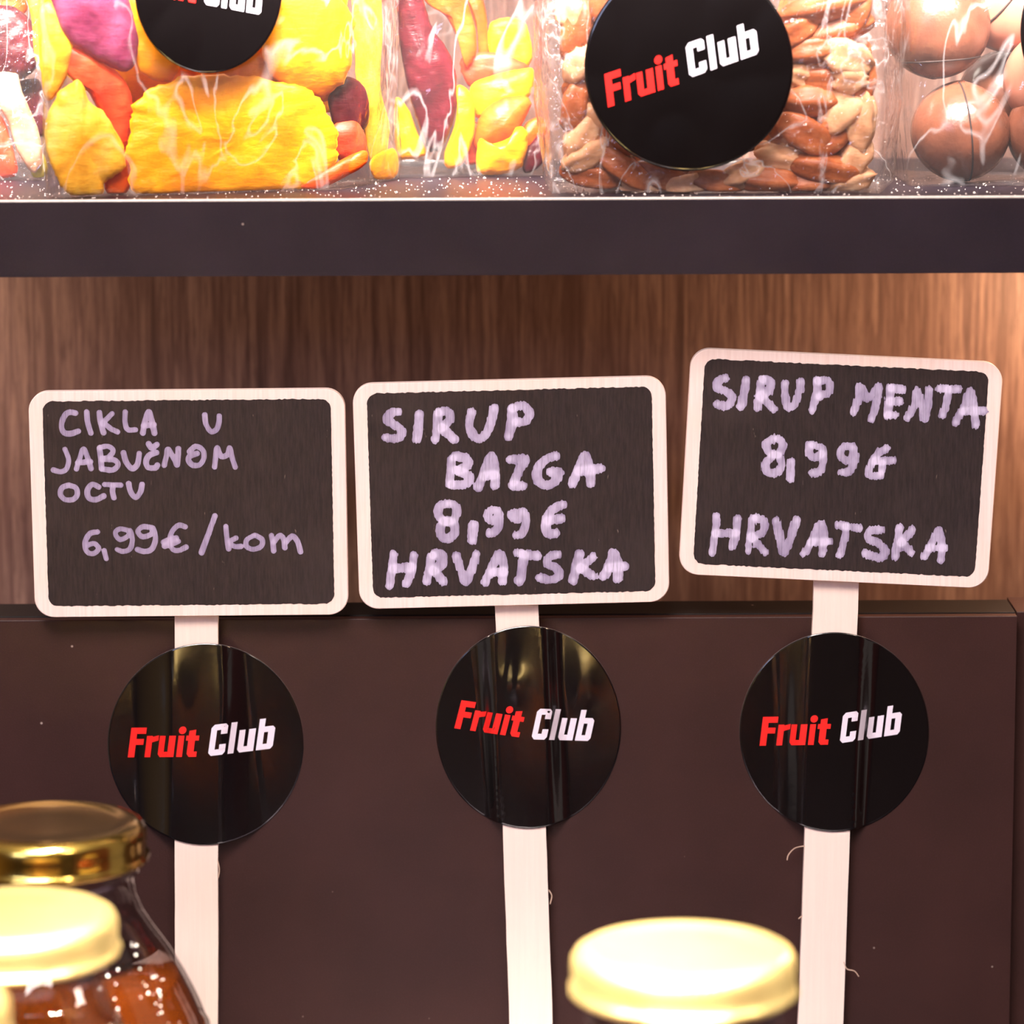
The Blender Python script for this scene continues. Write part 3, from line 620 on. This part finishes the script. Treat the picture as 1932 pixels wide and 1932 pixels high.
piece('mango_slice', [(665,-60),(710,-60),(722,40),(718,160),(735,240),(725,300),(700,300),(682,220),(670,120)], lineY(B, Cc, 0.35), 0.35, M['pale_mango'], 'tall pale yellow mango strip along the right side of the left bag', 'dried fruit', gm, 0.1, 4, 0.05)
piece('mango_slice', [(75,20),(120,10),(140,70),(128,140),(95,190),(78,150)], YF(0.7), 0.4, M['pale_mango'], 'pale yellow piece high in the left corner of the left bag', 'dried fruit', gm, 0.1, 5)
piece('mango_slice', [(225,-60),(330,-60),(340,60),(330,150),(270,140),(238,60)], YF(0.8), 0.4, M['mango'], 'yellow mango slice left of and behind the label on the left bag', 'dried fruit', gm, 0.2, 6)
piece('mango_slice', [(420,60),(560,60),(640,130),(640,180),(560,200),(440,190),(380,150)], YF(1.1), 0.45, M['mango'], 'deep yellow mango slice just below the label, behind the largest slice', 'dried fruit', gm, 0.2, 7)
piece('beetroot_slice', [(90,-70),(210,-60),(250,20),(262,90),(240,135),(180,110),(120,60)], YF(0.55), 0.3, M['pink'], 'violet pink slice under the shiny film in the upper left of the left bag', 'dried fruit', gm, 0.2, 8)
piece('papaya_slice', [(130,80),(190,110),(240,160),(250,230),(235,290),(200,240),(165,170),(120,130)], YF(0.75), 0.35, M['redorange'], 'orange red slice between the two front yellow slices of the left bag', 'dried fruit', gm, 0.2, 9)
piece('plum_slice', [(620,180),(655,145),(690,170),(695,230),(660,260),(630,235)], YF(1.0), 0.3, M['plum'], 'dark purple piece at the right tip of the largest mango slice', 'dried fruit', gm, 0.1, 10)
piece('papaya_slice', [(625,240),(665,225),(690,260),(690,310),(650,310),(632,290)], YF(0.85), 0.3, M['redorange'], 'small red piece at the lower right of the largest mango slice', 'dried fruit', gm, 0.1, 11)
piece('papaya_slice', [(560,352),(610,320),(680,285),(695,295),(680,318),(620,350),(590,362)], YF(0.42), 0.25, M['orange'], 'thin orange strip at the bottom right of the left bag', 'dried fruit', gm, 0.1, 12)
piece('mango_slice', [(700,300),(740,280),(752,305),(745,335),(705,335)], lineY(B, Cc, 0.3), 0.3, M['mango'], 'small yellow piece in the bottom right corner of the left bag', 'dried fruit', gm, 0.1, 13)
piece('papaya_slice', [(200,290),(240,270),(250,330),(235,368),(200,362)], YF(0.75), 0.3, M['orange'], 'small orange piece between the bottoms of the two front yellow slices', 'dried fruit', gm, 0.1, 14)
piece('mango_slice', [(100,-60),(330,-60),(640,-60),(640,60),(640,200),(400,230),(200,200),(110,100)], YF(2.2), 0.4, M['mango'], 'broad yellow slice filling the rear of the left bag', 'dried fruit', gm, 0.2, 15)
# -- leftmost bag, cut by the frame
A1, B1 = (g(-190, 342)[0], 3.0), (g(84, 342)[0], 3.0)
bag([A1, B1, (B1[0], 7.4), (A1[0], 7.4)], ZB, M['film_b'], 'clear bag of mixed dried fruit cut by the left edge, behind the mango bag', 9.0, 0.2)
Y1 = lambda o: (lambda x: 3.0 + o); g1 = 'dried fruit in the bag at the left edge'
piece('beetroot_slice', [(-60,20),(10,10),(60,40),(78,90),(60,140),(10,150),(-50,140)], Y1(0.5), 0.4, M['plum'], 'burgundy slice with pale veins at the left edge, high in the bag', 'dried fruit', g1, 0.2, 20)
piece('kiwi_slice', [(45,-50),(80,-50),(88,40),(84,130),(66,110),(60,40)], Y1(0.35), 0.3, M['olive'], 'yellow green curved slice beside the mango bag at the left edge', 'dried fruit', g1, 0.1, 21)
piece('apple_slice', [(-10,140),(28,135),(45,180),(70,240),(80,300),(62,325),(35,290),(15,230),(-5,190)], Y1(0.3), 0.35, M['beige'], 'pale beige wedge leaning in the bag at the left edge', 'dried fruit', g1, 0.1, 22)
piece('papaya_slice', [(-40,210),(0,220),(22,270),(32,325),(5,336),(-40,334)], Y1(0.5), 0.3, M['redorange'], 'dark orange strip in the bottom left corner of the leftmost bag', 'dried fruit', g1, 0.1, 23)
piece('plum_slice', [(10,170),(70,150),(86,220),(80,260),(40,230)], Y1(1.2), 0.4, M['plum'], 'dark purple piece behind the beige wedge in the leftmost bag', 'dried fruit', g1, 0.1, 24)
piece('kiwi_slice', [(58,300),(80,290),(90,320),(80,336),(62,334)], Y1(0.7), 0.3, M['olive'], 'small green piece at the foot of the beige wedge', 'dried fruit', g1, 0.1, 25)
piece('papaya_slice', [(-50,-50),(40,-50),(50,20),(-10,40),(-50,30)], Y1(1.4), 0.4, M['orange'], 'orange slice at the top left corner of the photograph', 'dried fruit', g1, 0.1, 26)
# -- middle bag standing further back
A2, B2 = (g(700, 334)[0], 3.2), (g(1046, 328)[0], 3.6)
bag([A2, B2, (B2[0], 7.6), (A2[0], 7.6)], ZB, M['film'], 'clear bag of burgundy and orange slices standing back between the two front bags', 15.0, 0.2)
Y2 = lambda o: lineY(A2, B2, o); g2 = 'dried fruit slices in the bag standing back'
piece('beetroot_slice', [(750,-60),(790,-20),(815,50),(848,100),(862,160),(855,230),(835,275),(812,285),(795,250),(770,170),(752,60)], Y2(0.35), 0.4, M['plum'], 'long burgundy slice at the left of the bag standing back', 'dried fruit', g2, 0.2, 30)
piece('mango_slice', [(862,162),(882,168),(896,200),(893,260),(872,308),(845,316),(838,290),(856,240),(862,200)], Y2(0.45), 0.35, M['mango'], 'upright yellow slice right of the burgundy slice', 'dried fruit', g2, 0.15, 31)
piece('mango_slice', [(888,165),(930,142),(985,130),(1006,134),(1004,170),(980,200),(930,215),(896,220)], Y2(0.75), 0.35, M['mango'], 'yellow wedge sloping above the orange slice in the bag standing back', 'dried fruit', g2, 0.15, 32)
piece('papaya_slice', [(898,240),(915,205),(950,182),(985,180),(1002,195),(985,235),(960,262),(920,280),(896,275)], Y2(0.5), 0.35, M['orange'], 'soft orange slice low in the bag standing back', 'dried fruit', g2, 0.25, 33)
piece('mango_slice', [(904,262),(925,272),(960,260),(975,240),(995,250),(992,290),(978,320),(930,330),(900,320)], Y2(0.3), 0.35, M['mango'], 'curled yellow slice at the bottom of the bag standing back', 'dried fruit', g2, 0.2, 34)
piece('plum_slice', [(985,290),(1020,250),(1030,270),(1022,310),(990,326)], Y2(0.6), 0.3, M['plum'], 'dark red piece at the bottom right of the bag standing back', 'dried fruit', g2, 0.1, 35)
piece('papaya_slice', [(990,235),(1020,220),(1030,250),(1000,280),(985,270)], Y2(0.7), 0.3, M['orange'], 'small orange piece at the right edge of the bag standing back', 'dried fruit', g2, 0.1, 36)
piece('mango_slice', [(790,-60),(840,-60),(880,0),(898,60),(894,110),(878,125),(866,80),(840,30),(800,0)], Y2(0.8), 0.4, M['orange'], 'long orange arc curving down in the bag standing back', 'dried fruit', g2, 0.15, 37)
piece('papaya_slice', [(860,-60),(890,-60),(915,10),(920,60),(922,110),(905,120),(900,60),(885,10)], Y2(1.2), 0.35, M['orange'], 'narrow orange strip beside the long orange arc', 'dried fruit', g2, 0.1, 38)
piece('mango_slice', [(925,45),(985,38),(1002,80),(1000,125),(960,130),(925,115)], Y2(1.3), 0.4, M['mango'], 'square yellow piece at the upper right of the bag standing back', 'dried fruit', g2, 0.1, 39)
piece('mango_slice', [(745,190),(768,200),(790,255),(805,290),(770,300),(748,290)], Y2(0.6), 0.3, M['mango'], 'yellow piece beside the lower end of the burgundy slice', 'dried fruit', g2, 0.1, 40)
piece('papaya_slice', [(870,110),(940,100),(1000,130),(960,160),(890,165)], Y2(1.0), 0.3, M['redorange'], 'red orange piece above the yellow wedge in the bag standing back', 'dried fruit', g2, 0.1, 41)
piece('papaya_slice', [(870,230),(910,240),(915,290),(895,310),(872,300)], Y2(0.9), 0.3, M['redorange'], 'small red orange piece behind the curled yellow slice', 'dried fruit', g2, 0.1, 42)
# -- pecan bag
A3, B3 = (g(1044, 360)[0], -1.0), (g(1656, 366)[0], -1.35); C3 = (g(1686, 344)[0], 2.0); D3 = (g(1030, 338)[0], 2.4)
nb = bag([A3, B3, C3, D3], ZB, M['film_b'], 'clear bag of brown pecan nuts with a large round black label', 21.0, 0.3, wr=0.06)
bag_label(nb, (1299.5, 125), (197, 198), lineY(A3, B3, -0.40), ((1147, 203), (1280, 159), (-7, -63)), ((1301, 147), (1432, 101), (-8, -64)), 8)
def pecan(px, py, ln, wd, ang, Yo, pale, label, grp, seed):
    hx = ln / 2 * abs(math.cos(math.radians(ang))) + wd / 2 * abs(math.sin(math.radians(ang))); px = min(max(px, 1052 + hx), 1655 - hx)
    c = P(px, py, lineY(A3, B3, Yo)); L, W = ln / 160, wd / 150; a = math.radians(ang)
    V, Fc = [], []; NU, NV = 22, 16
    for j in range(NV + 1):
        t = math.pi * j / NV
        for i in range(NU):
            p = 2 * math.pi * i / NU
            r = math.sin(t) ** 0.8 * (1 + 0.17 * math.cos(4 * p + 0.8 * seed)) * (1 - 0.30 * math.exp(-((math.sin(p / 2 - math.pi / 2 * 0.5)) ** 2) / 0.02))
            r *= 1 + (0.30 if pale else 0.12) * noise.noise(Vector((math.cos(p) * 1.5, math.sin(p) * 1.5, t * 2 + seed * 3.7)))
            u = -math.cos(t) * L + (0.12 * noise.noise(Vector((p, t, seed))) if pale else 0); v = r * W * math.cos(p); d = r * W * 0.75 * math.sin(p) + 0.12 * L * math.cos(t) ** 2
            x = u * math.cos(a) - v * math.sin(a); z = u * math.sin(a) + v * math.cos(a)
            V.append((c.x + x, c.y + d, max(c.z + z, Z_TOP + 0.03)))
    for j in range(NV):
        for i in range(NU): k = (i + 1) % NU; Fc.append((j * NU + i, j * NU + k, (j + 1) * NU + k, (j + 1) * NU + i))
    obj('pecan_piece' if pale else 'pecan_half', (V, Fc), M['pecan_pale'] if pale else M['pecan'], None, label=label, cat='nut', group=grp)
NUTS = [(1560,12,175,48,12,0),(1592,58,155,48,15,0),(1535,95,120,42,10,0),(1648,25,95,42,70,0),(1628,108,95,62,-20,1),(1555,150,120,46,-5,0),(1605,148,70,50,0,1),(1655,155,90,46,80,0),
 (1530,192,110,46,0,0),(1600,212,105,72,45,1),(1652,232,110,46,85,1),(1572,255,105,60,40,0),(1520,252,120,60,-30,0),(1622,300,100,52,70,1),(1560,318,140,46,-10,0),(1480,300,110,46,-15,1),
 (1450,342,130,42,-5,0),(1530,345,130,42,5,0),(1350,344,110,42,-10,0),(1250,335,120,46,-20,0),(1180,318,130,46,-35,0),(1115,330,120,42,-10,0),(1088,288,110,46,30,1),(1605,342,100,42,15,1),(1400,332,90,42,20,1),
 (1092,60,130,56,80,0),(1062,118,90,50,60,1),(1104,160,90,50,20,0),(1064,200,100,46,80,0),(1112,222,100,50,-45,1),(1074,258,100,46,60,1),(1152,282,110,46,-40,0),(1140,5,80,42,70,0),(1058,20,90,46,85,1),
 (1300,350,90,40,10,1),(1220,352,90,36,0,1),(1500,60,100,44,30,0),(1510,140,90,44,-20,1),(1170,255,90,40,-50,0),(1485,225,90,44,40,0)]
USED = {}
def nut_label(x, y, pale, ln, ang):
    a = ang % 180; posture = 'flat' if a < 12 or a > 168 else 'upright' if 65 < a < 115 else 'right-leaning' if a < 65 else 'left-leaning'
    k = ('long ' if ln > 125 else 'short ' if ln < 100 else '') + posture + (' pale broken pecan piece' if pale else ' brown pecan half')
    if y > 305: pos = 'at the bottom of the pecan bag, ' + ('left of the label' if x < 1200 else 'under the label' if x < 1420 else 'right of the label')
    elif x > 1400: pos = ('above' if y < 125 else 'level with' if y < 215 else 'below') + ' the writing, right of the pecan label'
    else: pos = ('high' if y < 125 else 'midway' if y < 215 else 'low') + ' at the left of the pecan bag'
    return k + ' ' + pos
for i, (x, y, l, w_, a, p) in enumerate(NUTS):
    lb = nut_label(x, y, p, l, a); pecan(x, y, l, w_, a, 0.35 + 0.15 * (i % 2), p, lb, 'front pecan pieces', i)
random.seed(5)
for i in range(46):
    x = random.uniform(1055, 1660); y = random.uniform(-40, 335)
    if 1160 < x < 1440 and y < 250: continue
    p = random.random() < 0.35; pecan(x, y, random.uniform(90, 150), random.uniform(42, 60), random.uniform(0, 180), 1.1 + 0.3 * (i % 3), p,
          ('pale broken pecan piece' if p else 'brown pecan half') + ' deep in the pecan bag, ' + ('left of' if x < 1200 else 'below' if x < 1400 else 'right of') + ' the label, ' + ('high up' if y < 110 else 'halfway down' if y < 220 else 'low down'), 'deeper pecan pieces' if p else 'deeper pecan halves', 60 + i)
# -- macadamia bag
A4, B4 = (g(1712, 346)[0], 0.4), (g(2250, 350)[0], 0.4)
mb = bag([A4, B4, (B4[0], 5.2), (A4[0] - 0.1, 5.2)], ZB, M['film'], 'clear bag of round brown macadamia nuts at the right edge of the upper shelf', 27.0, 0.25)
bag_label(mb, (2115, 60), (190, 190), lineY(A4, B4, -0.36), None, None, 12)
def macadamia(px, py, rpx, Yo, mat, label, slit=None, seed=0):
    c = P(px, py, 0.4 + Yo); r = rpx / 79.5; c.z = max(c.z, Z_TOP + r * 0.99 + 0.02)
    root = thing('macadamia_nut', (c.x, c.y, c.z - r), label, 'nut', 'macadamia nuts in the right bag')
    V, Fc = [], []; NU, NV = 48, 32
    for j in range(NV + 1):
        t = math.pi * j / NV
        for i in range(NU):
            p = 2 * math.pi * i / NU; rr = r * (1 + 0.02 * noise.noise(Vector((math.cos(p) * 2, math.sin(p) * 2, t + seed)))) * (1 + 0.03 * math.exp(-(t / 0.2) ** 2))
            V.append((c.x + rr * math.sin(t) * math.cos(p), c.y + rr * math.sin(t) * math.sin(p), c.z + rr * math.cos(t)))
    for j in range(NV):
        for i in range(NU): k = (i + 1) % NU; Fc.append((j * NU + i, (j + 1) * NU + i, (j + 1) * NU + k, j * NU + k))
    obj('shell', (V, Fc), mat, root)
    if slit:
        ax, tilt, n0, n1, lat = slit; rl = math.sqrt(1 - lat * lat); V, Fc = [], []; N = 40                     # sawn slit: a narrow dark band round the shell
        rot = Matrix.Rotation(math.radians(tilt), 3, 'Y') @ Matrix.Rotation(math.radians(ax), 3, 'Z')
        for i in range(N + 1):
            a = math.radians(n0 + (n1 - n0) * i / N)
            for s in (-1, 1):
                for rr in (1.022, 0.97):
                    v = rot @ Vector(((s * 0.016 + lat) * r, -math.cos(a) * r * rr * rl, math.sin(a) * r * rr * rl)); V.append((c.x + v.x, c.y + v.y, c.z + v.z))
        for i in range(N):
            k = i * 4; Fc += [(k, k + 2, k + 6, k + 4), (k, k + 4, k + 5, k + 1), (k + 2, k + 3, k + 7, k + 6)]
        obj('sawn_slit', (V, Fc), M['slit'], root)
macadamia(1812, 250, 93, 1.35, M['shell'], 'round brown macadamia nut resting on the shelf with an upright sawn slit', (4, -6, -75, 85, 0.04), 1)
macadamia(1768, 48, 100, 1.7, M['shell'], 'large brown macadamia nut high at the left of the right bag', (0, 86, -70, 70, 0.62), 2)
macadamia(1900, 10, 88, 2.6, M['shell_pink'], 'light pinkish macadamia nut high in the right corner', (10, 40, -60, 60, -0.3), 3)
macadamia(1985, 150, 92, 1.6, M['shell_pink'], 'light macadamia nut cut by the right edge at mid height', None, 4)
macadamia(1992, 262, 92, 1.4, M['shell'], 'dark macadamia nut cut by the right edge, lying on the shelf', None, 5)
macadamia(1890, 180, 84, 3.6, M['shell'], 'shaded macadamia nut behind the slit one', None, 6)
# ------------------------------------------------------------------ crumbs on the shelf
random.seed(11); V, Fc = [], []
for i in range(900):
    x = random.uniform(-12.5, 12.5); y = random.uniform(Y_SHELF + 0.1, 3.5); r = random.uniform(0.006, 0.022) * (1.8 if random.random() < 0.06 else 1)
    k = len(V); z = Z_TOP
    V += [(x - r, y - r, z), (x + r, y - r, z), (x + r * 0.8, y + r, z), (x - r, y + r * 0.9, z), (x, y, z + r * 1.2)]
    Fc += [(k, k + 1, k + 4), (k + 1, k + 2, k + 4), (k + 2, k + 3, k + 4), (k + 3, k, k + 4)]
obj('crumbs', (V, Fc), M['crumb'], smooth=False, label='fine pale crumbs and dust scattered on the upper shelf', cat='crumbs', kind='stuff')
# ------------------------------------------------------------------ bottles
LID = [(0.001, -0.03), (0.8, -0.03), (1.45, -0.02), (1.60, 0.0), (1.72, 0.05), (1.84, 0.05), (1.97, 0.01), (2.08, -0.07), (2.14, -0.20), (2.15, -0.45), (2.14, -0.74), (2.17, -0.80), (2.21, -0.86), (2.21, -0.93), (2.15, -0.98), (2.02, -0.98), (2.0, -0.7)]
BOT0 = [(1.70, -0.25), (1.86, -0.30), (1.88, -0.82), (1.80, -0.90), (1.93, -0.97), (1.95, -1.10), (1.84, -1.20), (1.84, -1.40), (1.88, -1.65), (2.02, -2.02), (2.27, -2.44), (2.68, -3.06), (3.10, -3.86), (3.38, -4.6), (3.46, -5.4), (3.46, -12.0), (3.35, -13.3), (3.05, -13.62), (0.001, -13.62)]
def bottle(px, py, Yc, k, gold_m, label, lvl, xr=None):
    LZ = 0.86
    zt = -5.35 if k == 1 else -5.35 + 13.62 * (k - 1)
    c = P(px, py, Yc); c = Vector((c.x, Yc, Z_LOW + 0.02 + 13.62 * k))
    if xr is not None:                                   # set sideways so that the lid's right end shows at xr
        e = P(xr, py, Yc); c.x = e.x - 2.17
    root = thing('syrup_bottle', (c.x, c.y, Z_LOW), label, 'bottle', 'bottles with golden twist lids')
    lug = lambda a, r, z: (-0.035 * max(0, math.cos(6 * a)) ** 6 if z < -0.6 and r > 2.1 else 0)
    lid = obj('lid', lathe(c, [(r, z * k * LZ) for r, z in LID], 96, lug), gold_m, root)
    BOT = smooth_line(BOT0[:10], seg=1)[:-1] + smooth_line(BOT0[9:], seg=5)
    inner = [(max(r - 0.10, 0.001), z + (0.3 if i == len(BOT) - 1 else 0.0)) for i, (r, z) in enumerate(BOT)]
    inner[-2] = (inner[-2][0], -13.32); inner[-1] = (0.001, -13.32)
    prof = [(r, z * k) for r, z in BOT][::-1] + [(r, z * k) for r, z in inner]
    obj('glass_body', lathe(c, prof, 96), M['glass'], root)
    liq = [(r - 0.012 if r > 0.1 else r, z) for r, z in inner if z < -lvl - 0.1]
    r0 = None
    for (ra, za), (rb, zb) in zip(inner, inner[1:]):
        if za >= -lvl > zb: r0 = ra + (rb - ra) * (za + lvl) / (za - zb)
    liq = [(0.001, -lvl), (r0 - 0.012, -lvl)] + liq; liq[-1] = (0.001, -13.28); liq[-2] = (liq[-2][0], -13.28)
    obj('syrup', lathe(c, [(r, z * k) for r, z in liq], 96), M['syrup'], root)
    return root, c, inner
cc = CAM
b1, c1, inn = bottle(89, 1542, -8.2, 1.0, M['gold'], 'amber syrup bottle with dark shiny gold lid, rear one at lower left', 3.35)
V, Fc = [], []; random.seed(3)
for i in range(90):                                     # bubbles clinging inside the neck in two rising trails
    trail = i % 2; z = -2.3 - random.random() * 3.2
    r = None
    for (ra, za), (rb, zb) in zip(inn, inn[1:]):
        if za >= z > zb: r = ra + (rb - ra) * (za - z) / (za - zb)
    if r is None: continue
    a = math.radians((-56 if trail == 0 else -30) + random.gauss(0, 4)); s = random.choice((0.012, 0.018, 0.028)); r -= s
    x, y, zz = c1.x + r * math.cos(a), c1.y + r * math.sin(a), c1.z + z; k = len(V)
    for la in range(5):
        for lo in range(8):
            t = math.pi * la / 4; p = 2 * math.pi * lo / 8; V.append((x + s * math.sin(t) * math.cos(p), y + s * math.sin(t) * math.sin(p), zz + s * math.cos(t)))
    for la in range(4):
        for lo in range(8): q = (lo + 1) % 8; Fc.append((k + la * 8 + lo, k + la * 8 + 8 + lo, k + la * 8 + 8 + q, k + la * 8 + q))
obj('bubbles', (V, Fc), M['bubble'], b1, kind='stuff')
bottle(17, 1710, -15.3, 1.0, M['goldb'], 'blurred bottle with bright gold lid in front of the rear left bottle', 4.6)
bottle(0, 1865, -22.6, 1.04, M['goldb'], 'nearest bottle, only its gold lid edge showing in the bottom left corner', 4.6, xr=18)
bottle(1290, 1790, -18.0, 1.0, M['goldb'], 'blurred bottle with pale gold lid at the lower right, before the rightmost stick', 4.2)
